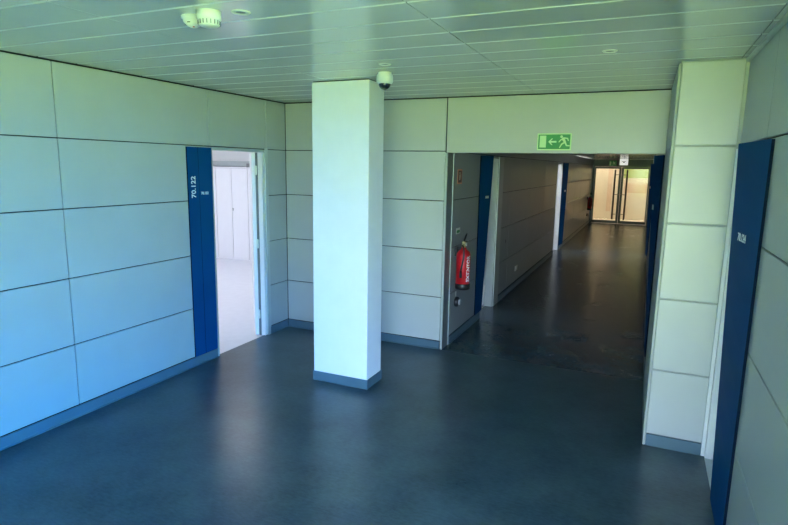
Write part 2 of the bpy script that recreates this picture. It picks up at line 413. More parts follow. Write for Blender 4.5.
window_frame('window_1', 'wide glazing behind the viewer facing the lawn', 'x', YB - 0.075, GX0, 8.5, 0.06, 2.54, 4)
window_frame('window_2', 'added side glazing of the hall bay, unseen outside the picture', 'y', 8.55, YB, RE - 0.001, 0.06, 2.54, 2)  # unseen glazing added for more blue light on the left wall
mb = MB('pillar', 'gap'); mb.box(8.5, 8.6, YB, RE - 0.001, 0, 0.06); mb.box(8.5, 8.6, YB, RE - 0.001, 2.54, H + 0.02)
mb.box(XW + 0.11, 8.6, RE + 0.014, RE + 0.1, 0, H + 0.02, 1); panels_y(mb, RE, -1, [(XW, 5.7), (5.7, 7.1), (7.1, 8.5)], ROWS)
tag(mb.build('wall_side'), 'panelled walls of the hall bay outside the picture', 'wall', kind='structure')

# ground outside
mb = MB('grass'); mb.box(-60, 70, -90, YB - 0.3, -0.9, -0.45); mb.box(8.9, 70, YB - 0.3, 40, -0.9, -0.45)
tag(mb.build('ground'), 'sunlit lawn outside the glazing behind the viewer', 'lawn', kind='structure')
mb = MB('exterior'); mb.box(-9, 8.7, YB - 0.3, 24, H + 0.30, H + 0.5)
tag(mb.build('roof_slab'), 'flat roof slab over the building', 'roof', kind='structure')

# ------------------------------------------------------------------ doors
def door_frame(mb, x0, x1, ya, yb, zt, w=0.035, mi=0, bev=0.003):
    mb.box(x0, x1, ya, ya + w, 0.0, zt, mi, bev, 1); mb.box(x0, x1, yb - w, yb, 0.0, zt, mi, bev, 1)
    mb.box(x0, x1, ya + w, yb - w, zt - w, zt, mi, bev, 1)
def lever_handle(parent, loc, along):
    mb = MB('steel'); mb.box(-0.018, 0.018, -0.004, 0.004, -0.10, 0.10, 0, 0.003, 1)
    s = along
    mb.tube([(0, 0, 0.03), (0, -0.045, 0.03), (0.012 * s, -0.052, 0.03), (0.12 * s, -0.052, 0.03)], 0.008)
    return mb.build('door_handle', parent, loc)

# door 1, open, left wall
d = empty('door_1', (-0.055, -0.80, 0)); tag(d, 'open white door in the left wall leading to the bright cabinet room', 'door', kind='structure')
mb = MB('alu')
door_frame(mb, -0.060, 0.060, Y_B + 0.005 + 0.80, Y_C - 0.004 + 0.80, 2.072, 0.030)
mb.build('door_frame', d)
mb = MB('white', 'alu_dark'); mb.box(-0.004, 0.052, 0.358, 0.404, 0.002, 2.040, 0, 0.003, 1); mb.box(-0.030, -0.006, 0.352, 0.404, 0.002, 2.040, 1)
mb.build('door_jamb', d)
mb = MB('alu'); mb.box(0.0555, 0.066, 0.400, 0.452, 0.0, 2.085, 0, 0.002, 1); mb.build('casing', d)
hx, hy = -0.018, 0.338
ang = math.atan2(4.55, -3.80)
leaf = MB('white', 'offwhite'); leaf.box(0.012, 0.78, 0.0, 0.04, 0.008, 2.035, 0, 0.003, 1)
lf = leaf.build('door_leaf', d, (hx, hy, 0), (0, 0, ang))
for z in (0.25, 1.05, 1.85):
    mb = MB('offwhite'); mb.lathe([(0.009, -0.05), (0.009, 0.05)], seg=14); mb.box(-0.003, 0.003, -0.022, 0.022, -0.045, 0.045, 0, 0.001, 1)
    mb.build('hinge', d, (hx + 0.008, hy - 0.002, z))
lever_handle(lf, (0.72, -0.001, 1.05), -1)

# door 2, corridor left
d = empty('door_2', (XCL - 0.055, 1.78, 0)); tag(d, 'narrow open doorway in the corridor past the red extinguisher', 'door', kind='structure')
mb = MB('alu'); door_frame(mb, -0.055, 0.060, D2A - 1.78, D2B - 1.78, 2.068, 0.030)
mb.box(0.0555, 0.075, D2B - 1.78 - 0.004, D2B - 1.78 + 0.245, 0.0, 2.068, 0, 0.004, 1)
mb.build('door_frame', d)
mb = MB('white'); mb.box(0.012, 0.78, 0.0, 0.04, 0.008, 2.03, 0, 0.003, 1)
lf = mb.build('door_leaf', d, (-0.058, D2B - 1.78 - 0.045, 0), (0, 0, math.radians(102)))
for z in (0.25, 1.05, 1.85):
    mb = MB('offwhite'); mb.lathe([(0.009, -0.05), (0.009, 0.05)], seg=14); mb.box(-0.003, 0.003, -0.02, 0.02, -0.045, 0.045, 0, 0.001, 1)
    mb.build('hinge', d, (-0.050, D2B - 1.78 - 0.040, z))
lever_handle(lf, (0.72, -0.001, 1.05), -1)

# door 3, far corridor left
d = empty('door_3', (XCL - 0.055, 8.0, 0)); tag(d, 'bright open doorway far along the corridor before the second blue sign', 'door', kind='structure')
mb = MB('white'); door_frame(mb, -0.055, 0.062, D3A - 8.0, D3B - 8.0, 2.068, 0.04)
mb.build('door_frame', d)
mb = MB('white'); mb.box(0.012, 0.70, 0.0, 0.04, 0.008, 2.03, 0, 0.003, 1)
lf = mb.build('door_leaf', d, (-0.058, D3B - 8.0 - 0.045, 0), (0, 0, math.radians(110)))
lever_handle(lf, (0.64, -0.001, 1.05), -1)

# door 6, open doorway on the right of the corridor
d = empty('door_6', (XR + 0.05, 8.45, 0)); tag(d, 'open doorway seen edge-on far along the right side of the corridor', 'door', kind='structure')
mb = MB('white'); door_frame(mb, -0.052, 0.060, D6A - 8.45 + 0.001, D6B - 8.45 - 0.001, 2.068, 0.03); mb.build('door_frame', d)
mb = MB('white'); mb.box(0.0, 0.78, 0.0, 0.04, 0.008, 2.03, 0, 0.003, 1); mb.build('door_leaf', d, (0.07, D6B - 8.45 - 0.075, 0), (0, 0, math.radians(15)))

# door 4, closed, right wall
d = empty('door_4', (XW + 0.05, -1.75, 0)); tag(d, 'closed pale door in the right wall between pillar and large blue sign', 'door', kind='structure')
mb = MB('white'); door_frame(mb, -0.046, 0.062, RB + 1.75, RA + 1.75 - 0.002, 2.07, 0.03)
mb.build('door_frame', d)
mb = MB('white'); mb.box(0.0, 0.04, RB + 1.75 + 0.032, RA + 1.75 - 0.034, 0.006, 2.036, 0, 0.003, 1)
mb.build('door_leaf', d)
mb = MB('alu'); mb.box(-0.048, 0.0, RB + 1.75 + 0.032, RA + 1.75 - 0.034, 0.0005, 0.006, 0, 0.002, 1)
mb.build('threshold', d)
mb = MB('steel'); mb.box(-0.006, -0.0005, -0.36, -0.32, 0.95, 1.15, 0, 0.002, 1); mb.tube([(-0.004, -0.34, 1.06), (-0.045, -0.34, 1.06), (-0.05, -0.33, 1.06), (-0.05, -0.23, 1.06)], 0.008)
mb.build('door_handle', d)

# door 5, glazed double door at the corridor end
d = empty('door_5', (2.93, YEND, 0)); tag(d, 'glazed double door with long pull bars at the corridor end', 'door', kind='structure')
mb = MB('dgreen')
x0, x1 = XCL - 2.93 + 0.002, XR - 2.93 - 0.002
mb.box(x0, x0 + 0.07, -0.03, 0.05, 0, CH - 0.003, 0, 0.003, 1); mb.box(x1 - 0.07, x1, -0.03, 0.05, 0, CH - 0.003, 0, 0.003, 1)
mb.box(x0 + 0.05, x1 - 0.05, -0.03, 0.05, 2.03, 2.09, 0, 0.003, 1); mb.box(x0 + 0.05, x1 - 0.05, -0.01, 0.03, 2.09, CH - 0.003, 0, 0.002, 1)
mb.build('door_frame', d)
for s in (-1, 1):
    a, b = (x0 + 0.075, -0.004) if s < 0 else (0.004, x1 - 0.075)
    mb = MB('dgreen')
    la, lb = (0.045, 0.075) if s < 0 else (0.075, 0.045)
    mb.box(a, a + la, -0.02, 0.025, 0.01, 2.025, 0, 0.002, 1); mb.box(b - lb, b, -0.02, 0.025, 0.01, 2.025, 0, 0.002, 1)
    mb.box(a + la, b - lb, -0.02, 0.025, 0.01, 0.11, 0, 0.002, 1); mb.box(a + la, b - lb, -0.02, 0.025, 1.96, 2.025, 0, 0.002, 1)
    lf = mb.build('door_leaf', d)
    mb = MB('glass'); mb.box(a + la, b - lb, 0.0, 0.006, 0.11, 1.96)
    mb.build('glass_pane', lf)
    mb = MB('bar'); xb = s * 0.20
    mb.tube([(xb, -0.075, 0.16), (xb, -0.075, 1.93)], 0.030, seg=14)
    for z in (0.35, 1.05, 1.75): mb.tube([(xb, -0.075, z), (s * 0.04, -0.055, z), (s * 0.04, -0.018, z)], 0.012)
    mb.build('pull_bar', lf)

# ------------------------------------------------------------------ blue flared door signs
def wayfinding_sign(name, loc, label, sgn, near, far, fold, z0, z1, flare_top, flare_bot, base=0.014, group=None):
    """solid fin on a wall of constant x; sgn = direction off the wall; near / fold / far are y relative to loc"""
    d = empty(name, loc); tag(d, label, 'sign', group, 'thing')
    mb = MB('blue', 'navy')
    bm = bmesh.new(); n = 10
    rows = []
    for i in range(n + 1):
        t = i / n; z = z0 + (z1 - z0) * t
        fl = flare_bot + (flare_top - flare_bot) * t
        rows.append([bm.verts.new((sgn * 0.0008, near, z)), bm.verts.new((sgn * base, near, z)), bm.verts.new((sgn * (base + fl * 0.12), fold, z)),
                     bm.verts.new((sgn * (base + fl), far, z)), bm.verts.new((sgn * 0.0008, far, z))])
    for a, b in zip(rows, rows[1:]):
        for i in range(5):
            f = bm.faces.new((a[i], a[(i + 1) % 5], b[(i + 1) % 5], b[i])); f.material_index = 1 if i in (0, 3, 4) else 0
    bm.faces.new(rows[0]); bm.faces.new(rows[-1][::-1])
    bmesh.ops.recalc_face_normals(bm, faces=bm.faces[:])
    vm = {v: mb.bm.verts.new(v.co) for v in bm.verts}
    for f in bm.faces:
        nf = mb.bm.faces.new([vm[v] for v in f.verts]); nf.material_index = f.material_index
    bm.free()
    mb.build('sign_board', d)
    def face(y, z):
        t = (z - z0) / (z1 - z0); fl = flare_bot + (flare_top - flare_bot) * t
        if (y - near) / (fold - near) <= 1: s = (y - near) / (fold - near); o = base + fl * 0.12 * s
        else: s = (y - fold) / (far - fold); o = base + fl * (0.12 + 0.88 * s)
        return Vector((sgn * (o + 0.0015), y, z))
    d_face[d.name] = face
    return d
d_face = {}

ws = wayfinding_sign('wayfinding_sign', (0, -1.24, 0), 'tall blue sign with vertical room number 70.122 beside the bright open doorway', 1, -0.300, 0.0, -0.165, 0.092, 2.062, 0.012, 0.0)
f = d_face[ws.name]
c = f(-0.235, 1.70)
text_mesh('room_number', '70.122', 0.074, frame_mtx(c, (0, 0, 1), (0, -1, 0)), 'letter', ws, bold=0.0012)
c = f(-0.10, 1.640); text_mesh('small_number', '70.122', 0.034, frame_mtx(c, f(-0.05, 1.615) - f(-0.12, 1.615), (0, 0, 1)), 'letter', ws, bold=0.001)
mb = MB('navy'); mb.box(0.0148, 0.0165, -0.167, -0.164, 0.095, 2.058); mb.build('fold_line', ws)

ws = wayfinding_sign('wayfinding_sign', (XW, -2.42, 0), 'large blue sign numbered 70.124 on the right wall', -1, 0.0, 0.50, 0.06, 0.02, 2.066, 0.066, 0.0, base=0.014)
f = d_face[ws.name]
c = f(0.285, 1.585)
text_mesh('room_number', '70.124', 0.056, frame_mtx(c, f(0.24, 1.585) - f(0.33, 1.585), (0, 0, 1)), 'letter', ws, bold=0.001)

def plain_mark(ws, y, z, w, h):
    f = d_face[ws.name]
    sg = 1 if f(0, 1).x > 0 else -1
    a = f(y, z); mb = MB('letter')
    xd = (f(y + 0.02, z) - f(y - 0.02, z)).normalized()
    bm = bmesh.new(); bmesh.ops.create_cube(bm, size=1); bm.transform(Matrix.Diagonal((w * 0.45, 0.002, h, 1)))
    for s in (-0.27, 0.27):
        b2 = bm.copy(); q = Matrix.Translation(a + xd * w * s) @ Matrix((xd, Vector((0, 0, 1)).cross(xd), Vector((0, 0, 1)))).transposed().to_4x4()
        mb._add(b2, 0, q)
    bm.free(); mb.build('number_mark', ws)
ws = wayfinding_sign('wayfinding_sign', (XCL, 1.20, 0), 'dark blue sign beyond the red extinguisher at the second doorway', 1, 0.0, 0.30, 0.06, 0.092, 2.062, 0.075, 0.0)
plain_mark(ws, 0.20, 1.56, 0.09, 0.03)
ws = wayfinding_sign('wayfinding_sign', (XCL, 8.42, 0), 'blue sign far down the left side of the corridor', 1, 0.0, 0.48, 0.06, 0.092, 2.062, 0.060, 0.03)
plain_mark(ws, 0.30, 1.40, 0.12, 0.04)
ws = wayfinding_sign('wayfinding_sign', (XR, 0.45, 0), 'blue sign seen edge-on just inside the right corner of the corridor', -1, 0.0, 0.30, 0.06, 0.092, 2.062, 0.078, 0.004)
plain_mark(ws, 0.24, 1.56, 0.06, 0.05)
ws = wayfinding_sign('wayfinding_sign', (XR, 7.66, 0), 'thin far blue sign on the right side of the corridor', -1, 0.0, 0.30, 0.06, 0.092, 2.062, 0.085, 0.03)
plain_mark(ws, 0.24, 1.56, 0.06, 0.05)

# ------------------------------------------------------------------ green exit sign on the header
def box_obj(parent, name, m, *b, bev=0.001):
    mb = MB(m); mb.box(*b, 0, bev, 1); return mb.build(name, parent)
d = empty('exit_sign', (2.985, 0.0, 2.165)); tag(d, 'green running man exit sign with arrow on the header panel', 'exit sign')
box_obj(d, 'sign_board', 'signpale', -0.153, 0.153, -0.016, -0.001, -0.076, 0.076, bev=0.002)
box_obj(d, 'green_field', 'signgreen', -0.143, 0.143, -0.0172, -0.0162, -0.066, 0.066, bev=0)
mb = MB('signpale'); Y0, Y1 = -0.0186, -0.0174
mb.box(-0.130, -0.072, Y0, Y1, -0.052, 0.056)
mb.build('door_pictogram', d)
mb = MB('signpale')
mb.hull_prism([(-0.052, 0.0), (-0.022, 0.030), (-0.010, 0.030), (-0.030, 0.008), (0.022, 0.008), (0.022, -0.008), (-0.030, -0.008), (-0.010, -0.030), (-0.022, -0.030)], Y0, Y1)
mb.build('arrow', d)
def capsule(mb, a, b, w0, w1, n=8):
    a = Vector(a); b = Vector(b); t = (b - a).normalized(); ang0 = math.atan2(t.y, t.x); pts = []
    for i in range(n + 1):
        th = ang0 + PI / 2 + PI * i / n; pts.append((a.x + w0 * math.cos(th), a.y + w0 * math.sin(th)))
    for i in range(n + 1):
        th = ang0 - PI / 2 + PI * i / n; pts.append((b.x + w1 * math.cos(th), b.y + w1 * math.sin(th)))
    mb.hull_prism(pts, Y0, Y1)
def runner(parent, s=1.0, ox=0.085, oz=0.0, ybase=(-0.0186, -0.0174), m='signpale'):
    global Y0, Y1
    Y0, Y1 = ybase
    mb = MB(m)
    Q = lambda x, z: (ox + x * s, oz + z * s)
    mb.hull_prism([(Q(-0.022, 0.046)[0] + 0.012 * s * math.cos(i * PI / 8), Q(-0.022, 0.046)[1] + 0.012 * s * math.sin(i * PI / 8)) for i in range(16)], Y0, Y1)
    for a, b, w0, w1 in (((-0.006, 0.026), (0.012, -0.006), 0.013, 0.010), ((-0.008, 0.028), (-0.030, 0.014), 0.006, 0.005), ((-0.030, 0.014), (-0.042, -0.002), 0.005, 0.004),
                         ((0.002, 0.034), (0.032, 0.030), 0.006, 0.005), ((0.032, 0.030), (0.040, 0.010), 0.005, 0.004),
                         ((0.010, -0.004), (-0.018, -0.022), 0.008, 0.006), ((-0.018, -0.022), (-0.034, -0.052), 0.006, 0.005),
                         ((0.012, -0.006), (0.026, -0.034), 0.008, 0.006), ((0.026, -0.034), (0.050, -0.036), 0.006, 0.005)):
        capsule(mb, Q(*a), Q(*b), w0 * s, w1 * s)
    return mb.build('running_figure', parent)
runner(d, 1.0, 0.087, 0.0)

# far lit signs over the end doors
d = empty('emergency_sign', (2.985, YEND - 0.06, 2.19)); tag(d, 'small white lit emergency sign above the corridor end doors', 'emergency sign')
mb = MB('offwhite'); mb.box(-0.140, 0.140, -0.03, 0.025, -0.105, 0.105, 0, 0.006, 2); mb.build('housing', d)
mb = MB('lit_sign'); mb.box(-0.130, 0.130, -0.034, -0.0305, -0.096, 0.096); mb.build('lit_face', d)
mb = MB('black'); mb.hull_prism([(-0.085, 0.030), (0.085, 0.030), (0.085, 0.008), (0.035, 0.008), (0.0, -0.035), (-0.035, 0.008), (-0.085, 0.008)], -0.036, -0.0343); mb.build('arrow', d)
d = empty('exit_sign', (2.62, YEND - 0.06, 2.15)); tag(d, 'small green running man sign above the left leaf of the far double door', 'exit sign')
mb = MB('signgreen'); mb.box(-0.125, 0.125, -0.012, 0.025, -0.09, 0.09, 0, 0.003, 1); mb.build('sign_board', d)
runner(d, 1.1, 0.04, 0.0, (-0.0142, -0.0125))
mb = MB('signpale'); mb.box(-0.105, -0.055, -0.0142, -0.0125, -0.06, 0.06); mb.build('door_pictogram', d)

# ------------------------------------------------------------------ fire extinguishers and wall fittings
def extinguisher(loc, label):
    d = empty('fire_extinguisher', loc); tag(d, label, 'fire extinguisher')
    mb = MB('red', 'black')
    R = 0.078
    mb.lathe([(0.0, 0.060), (R - 0.006, 0.060), (R, 0.068), (R, 0.370), (R * 0.96, 0.392), (R * 0.80, 0.415), (R * 0.52, 0.434), (0.030, 0.443), (0.026, 0.462), (0.0, 0.462)], seg=36)
    mb.build('cylinder', d)
    mb = MB('black'); mb.lathe([(0.0, 0.0), (R - 0.008, 0.0), (R + 0.003, 0.008), (R + 0.003, 0.062), (R - 0.004, 0.070), (0, 0.070)], seg=36); mb.build('base_ring', d)
    mb = MB('brass'); mb.lathe([(0.0, 0.455), (0.025, 0.455), (0.025, 0.475), (0.018, 0.480), (0.018, 0.510), (0.022, 0.515), (0.022, 0.525), (0.0, 0.525)], seg=20)
    mb.tube([(0, 0, 0.49), (0.0, -0.052, 0.49)], 0.010)
    v = mb.build('valve', d)
    mb = MB('offwhite'); mb.lathe([(0, 0), (0.018, 0), (0.018, 0.010), (0.0, 0.012)], Matrix.Translation((0.018, 0.012, 0.495)) @ Matrix.Rotation(PI / 2, 4, 'Y'), seg=18); mb.build('gauge', v)
    mb = MB('black')
    mb.box(-0.011, 0.011, -0.010, 0.085, 0.512, 0.524, 0, 0.003, 1)
    mb.tube([(0, -0.010, 0.525), (0, 0.02, 0.545), (0, 0.07, 0.585), (0, 0.095, 0.600)], [0.008, 0.010, 0.010, 0.007])
    mb.build('lever_handle', d)
    mb = MB('black')
    pts = []
    for i in range(17):
        t = i / 16
        pts.append((0.028 * math.sin(t * PI), -0.055 - 0.042 * math.sin(min(1, t * 1.25) * PI * 0.5) + 0.012 * t, 0.49 - 0.27 * t * t ** 0.15 + 0.03 * math.sin(t * PI)))
    mb.tube(pts, 0.009); mb.tube([pts[-1], (pts[-1][0], pts[-1][1], pts[-1][2] - 0.08)], [0.010, 0.015])
    mb.build('hose', d)
    mb = MB('black'); mb.box(-0.098, -0.070, -0.02, 0.02, 0.36, 0.46, 0, 0.003, 1); mb.box(-0.075, -0.02, -0.012, 0.012, 0.448, 0.456, 0, 0.002, 1); mb.build('wall_bracket', d)
    return d
ex = extinguisher((XCL + 0.099, 0.34, 0.605), 'large red fire extinguisher on the corridor wall near the opening')
# curved lettering band on the body: glyphs bent round the cylinder
def bent_text(parent, body, size, R, th0, zc, m):
    cu = bpy.data.curves.new('lettering_curve', 'FONT'); cu.body = body; cu.size = size; cu.extrude = 0.0008; cu.align_x = 'CENTER'; cu.align_y = 'CENTER'; cu.offset = 0.0015
    to = bpy.data.objects.new('lettering_source', cu); COL.objects.link(to)
    dg = bpy.context.evaluated_depsgraph_get(); dg.update()
    me = bpy.data.meshes.new_from_object(to.evaluated_get(dg)); bpy.data.objects.remove(to); bpy.data.curves.remove(cu)
    for v in me.vertices:
        x, y, z = v.co
        th = th0 - y / R          # letters climb the body, their tops turn round it
        v.co = ((R + 0.001 + z) * math.cos(th), (R + 0.001 + z) * math.sin(th), zc + x)
    me.materials.clear(); me.materials.append(M[m]); me.name = 'lettering'
    o = bpy.data.objects.new('lettering', me); COL.objects.link(o); o.parent = parent
bent_text(ex, 'EXTINTOR', 0.058, 0.078, math.radians(-28), 0.235, 'letter')
ex2 = extinguisher((XCL + 0.099, 14.95, 0.54), 'far red fire extinguisher beside the glazed double door')

d = empty('fire_sign', (XCL, 0.41, 1.82)); tag(d, 'small dark red sign with orange border above the near extinguisher', 'safety sign')
box_obj(d, 'sign_board', 'orange', 0.0005, 0.004, -0.078, 0.078, -0.078, 0.078, bev=0.001)
box_obj(d, 'red_field', 'darkred', 0.0042, 0.0052, -0.060, 0.060, -0.064, 0.064, bev=0)
mb = MB('pink'); mb.box(0.0054, 0.0062, -0.022, 0.006, -0.038, 0.022); mb.box(0.0054, 0.0062, -0.020, 0.004, 0.030, 0.046); mb.box(0.0054, 0.0062, 0.022, 0.030, -0.020, 0.03); mb.build('pictogram', d)
d = empty('instruction_label', (XCL, 0.42, 1.245)); tag(d, 'small pale instruction label on the wall just above the near extinguisher', 'label')
box_obj(d, 'plate', 'offwhite', 0.0005, 0.003, -0.07, 0.07, -0.045, 0.020, bev=0.0005)
mb = MB('signgreen'); mb.box(0.0032, 0.004, -0.055, 0.055, -0.035, -0.005); mb.build('green_band', d)
d = empty('wall_reader', (XCL, 0.42, 0.435)); tag(d, 'round black fitting on the wall below the near extinguisher', 'wall fitting')
mb = MB('black'); mb.lathe([(0.0, 0.0005), (0.055, 0.0005), (0.058, 0.006), (0.055, 0.03), (0.040, 0.04), (0, 0.042)], Matrix.Rotation(PI / 2, 4, 'Y'), seg=28); mb.build('housing', d)
mb = MB('offwhite'); mb.box(0.041, 0.046, -0.012, 0.040, -0.035, 0.03, 0, 0.002, 1); mb.build('pale_tag', d)
mb = MB('offwhite'); mb.box(0.0005, 0.004, -0.012, 0.012, 0.062, 0.12, 0, 0.001, 1); mb.build('small_label', d)
d = empty('wall_socket', (XCL, 3.62, 0.31)); tag(d, 'small white socket low on the corridor wall past the second doorway', 'socket')
mb = MB('offwhite'); mb.box(0.0005, 0.010, -0.085, 0.085, -0.042, 0.042, 0, 0.003, 2); mb.build('faceplate', d)
for s in (-0.042, 0.042):
    mb = MB('white'); mb.lathe([(0.030, 0.0102), (0.030, 0.012), (0.026, 0.012), (0.024, 0.0105)], Matrix.Translation((0, s, 0)) @ Matrix.Rotation(PI / 2, 4, 'Y'), seg=20); mb.build('outlet', d)
d = empty('call_point', (XCL, 15.2, 0.36)); tag(d, 'small dark fitting under the far extinguisher by the end doors', 'wall fitting')
mb = MB('black'); mb.lathe([(0, 0.0005), (0.05, 0.0005), (0.05, 0.03), (0, 0.036)], Matrix.Rotation(PI / 2, 4, 'Y'), seg=20); mb.build('housing', d)

# ------------------------------------------------------------------ things on the hall ceiling
d = empty('smoke_detector', (1.775, -3.275, H)); tag(d, 'small white smoke detector on the ceiling next to the alarm sounder', 'smoke detector')
mb = MB('offwhite'); mb.lathe([(0, 0), (0.055, 0), (0.055, -0.010), (0.048, -0.014), (0.046, -0.026), (0.030, -0.040), (0.016, -0.048), (0, -0.049)], seg=32); mb.build('body', d)
for i in range(8):
    a = i * PI / 4 + 0.2
    mb = MB('black'); mb.box(-0.007, 0.007, -0.0006, 0.0006, -0.003, 0.003); mb.build('vent_slot', d, (0.0405 * math.cos(a), 0.0405 * math.sin(a), -0.031), (0.6 * 0, 0, a + PI / 2)) if i % 2 == 0 else mb.bm.free()
mb = MB('red'); mb.lathe([(0, -0.003), (0.004, -0.003), (0.004, 0.0)], seg=10); mb.build('status_light', d, (0.012, -0.012, -0.047))
d = empty('alarm_sounder', (1.915, -3.325, H)); tag(d, 'cream ribbed alarm sounder on the ceiling right of the smoke detector', 'alarm sounder')
mb = MB('offwhite'); mb.lathe([(0, 0), (0.054, 0), (0.054, -0.034), (0.051, -0.040), (0.049, -0.041), (0.046, -0.060), (0.040, -0.066), (0, -0.067)], seg=36); mb.build('body', d)
for i in range(18):
    a = i * 2 * PI / 18
    mb = MB('greybox'); mb.box(-0.0015, 0.0015, -0.004, 0.004, -0.009, 0.009); mb.build('slot', d, (0.0475 * math.cos(a), 0.0475 * math.sin(a), -0.051), (0, 0, a + PI / 2))
def downlight(loc, label):
    d = empty('recessed_downlight', loc); tag(d, label, 'downlight', None)
    mb = MB('offwhite'); mb.lathe([(0.024, 0.006), (0.026, -0.004), (0.040, -0.005), (0.044, -0.001), (0.044, 0.0)], seg=32, close=False); mb.build('bezel', d)
    mb = MB('greybox'); mb.lathe([(0, -0.0012), (0.012, -0.0016), (0.0255, -0.0005)], seg=24, close=False); mb.build('lamp', d)
    return d
downlight((2.045, -3.262, H), 'small round white ceiling spot right of the alarm sounder')
downlight((3.541, -1.815, H), 'small round ceiling spot over the corridor side of the hall')
downlight((2.113, -1.854, H), 'small round ceiling spot just in front of the dome camera')
d = empty('dome_camera', (1.965, -1.54, H)); tag(d, 'white dome security camera on the ceiling at the column top', 'security camera')
mb = MB('offwhite'); mb.lathe([(0, 0), (0.050, 0), (0.050, -0.010), (0.058, -0.018), (0.062, -0.035), (0.062, -0.066), (0.056, -0.078), (0.046, -0.082), (0, -0.082)], seg=36); mb.build('housing', d)
mb = MB('dome'); mb.lathe([(0.045, -0.080)] + [(0.045 * math.cos(t * PI / 16), -0.082 - 0.042 * math.sin(t * PI / 16)) for t in range(1, 9)], seg=32, close=False); mb.build('dome', d)

# ------------------------------------------------------------------ rooms beyond the doorways
def lamp_panel(loc, sx, sy, m, label):  # unseen lamps added to brighten the rooms past the doorways
    d = empty('added_lamp', loc); tag(d, label, 'ceiling lamp')
    mb = MB('white')
    for a, b, c2, e2 in ((-sx, sx, -sy, -sy + 0.03), (-sx, sx, sy - 0.03, sy), (-sx, -sx + 0.03, -sy + 0.03, sy - 0.03), (sx - 0.03, sx, -sy + 0.03, sy - 0.03)):
        mb.box(a, b, c2, e2, -0.03, -0.001, 0, 0.002, 1)
    mb.build('lamp_frame', d)
    mb = MB(m); mb.box(-sx + 0.031, sx - 0.031, -sy + 0.031, sy - 0.031, -0.02, -0.002); mb.build('diffuser', d)
    return d
# room 1 (cabinets)
mb = MB('roomfloor'); mb.box(-6.2, -0.0305, -3.2, 4.2, -0.12, 0.0)
tag(mb.build('floor_room'), 'pale lavender floor of the bright cabinet room', 'floor', kind='structure')
mb = MB('roomwhite')
mb.box(-6.3, -6.2, -3.3, 4.2, 0, 2.7); mb.box(-6.3, -0.11, -3.3, -3.2, 0, 2.7); mb.box(-6.3, -0.20, 4.05, 4.2, 0, 2.7); mb.box(-0.20, -0.112, 0.11, 4.05, 0, 2.7)
tag(mb.build('wall_room'), 'white walls of the bright cabinet room', 'wall', kind='structure')
mb = MB('roomwhite'); mb.box(-6.3, -0.112, -3.3, 4.2, 2.7, 2.8)
tag(mb.build('ceiling_room'), 'white ceiling of the bright cabinet room', 'ceiling', kind='structure')
for i, (x, y) in enumerate(((-1.8, -1.0), (-4.4, -1.0), (-1.8, 1.7), (-4.4, 1.7))):  # added lamps stand in for the room's own windows
    lamp_panel((x, y, 2.7), 0.6, 0.6, 'lamp_soft', ['lamp nearest the doorway', 'lamp at the far window side', 'lamp nearest the cabinets', 'lamp in the far corner'][i] + ' added unseen on the cabinet room ceiling')
def wardrobe(x0, x1, label):
    d = empty('wardrobe', ((x0 + x1) / 2, 3.45, 0)); tag(d, label, 'wardrobe', 'pale wardrobes in the bright room')
    w = (x1 - x0) / 2
    mb = MB('cabgap', 'cab'); mb.box(-w + 0.001, w - 0.001, 0.022, 0.55, 0.035, 1.83); mb.box(-w + 0.001, w - 0.001, 0.0, 0.55, 1.83, 1.85, 1); mb.box(-w + 0.002, w - 0.002, 0.004, 0.55, 0.0, 0.033, 1)
    mb.build('carcass', d)
    for s in (-1, 1):
        a, b = (-w + 0.004, -0.005) if s < 0 else (0.005, w - 0.004)
        mb = MB('cab'); mb.box(a, b, 0.0, 0.020, 0.035, 1.826, 0, 0.002, 1); dr = mb.build('door', d)
        if s > 0:
            mb = MB('greybox'); mb.box(0.018, 0.032, -0.006, -0.0005, 0.99, 1.05, 0, 0.001, 1); mb.tube([(0.025, -0.004, 1.03), (0.025, -0.022, 1.03), (0.065, -0.026, 1.03)], 0.005); mb.build('handle', dr)
    return d
wardrobe(-4.93, -4.105, 'pale wardrobe on the left, cut off by the doorway edge')
wardrobe(-4.10, -3.315, 'pale wardrobe in the middle of the open doorway view')
wardrobe(-3.31, -2.52, 'pale wardrobe on the right, half hidden by the open door')
mb = MB('greybox'); mb.box(-0.085, 0.085, -0.06, 0.10, 0.0, 0.075, 0, 0.004, 1)
tag(mb.build('storage_box', None, (-3.27, 3.54, 1.8505)), 'small dark grey box on top of the cabinets in the bright room', 'box')
mb = MB('alu'); mb.box(-4.9, -2.55, 4.02, 4.0495, 1.86, 1.97, 0, 0.003, 1)
tag(mb.build('cable_trunking'), 'grey trunking strip on the white wall above the cabinets', 'trunking')
# room 2 (behind second doorway)
mb = MB('roomfloor'); mb.box(0.0, XCL - 0.1005, 0.125, 6.5, -0.12, -0.0002)
tag(mb.build('floor_office'), 'pale floor glimpsed through the second doorway', 'floor', kind='structure')
mb = MB('roomwhite'); mb.box(-0.1, 0.0, 0.12, 7.0, 0, 2.6); mb.box(0.0, XCL - 0.11, 6.5, 6.6, 0, 2.6)
tag(mb.build('wall_office'), 'white walls of the room behind the second doorway', 'wall', kind='structure')
mb = MB('roomwhite'); mb.box(-0.1, XCL - 0.11, 0.12, 7.0, 2.6, 2.64)
tag(mb.build('ceiling_office'), 'ceiling of the room behind the second doorway', 'ceiling', kind='structure')
lamp_panel((0.9, 2.2, 2.6), 0.5, 0.3, 'lamp_blue', 'unseen lamp added for the daylight in the room behind the second doorway')  # added lamp stands in for bluish daylight
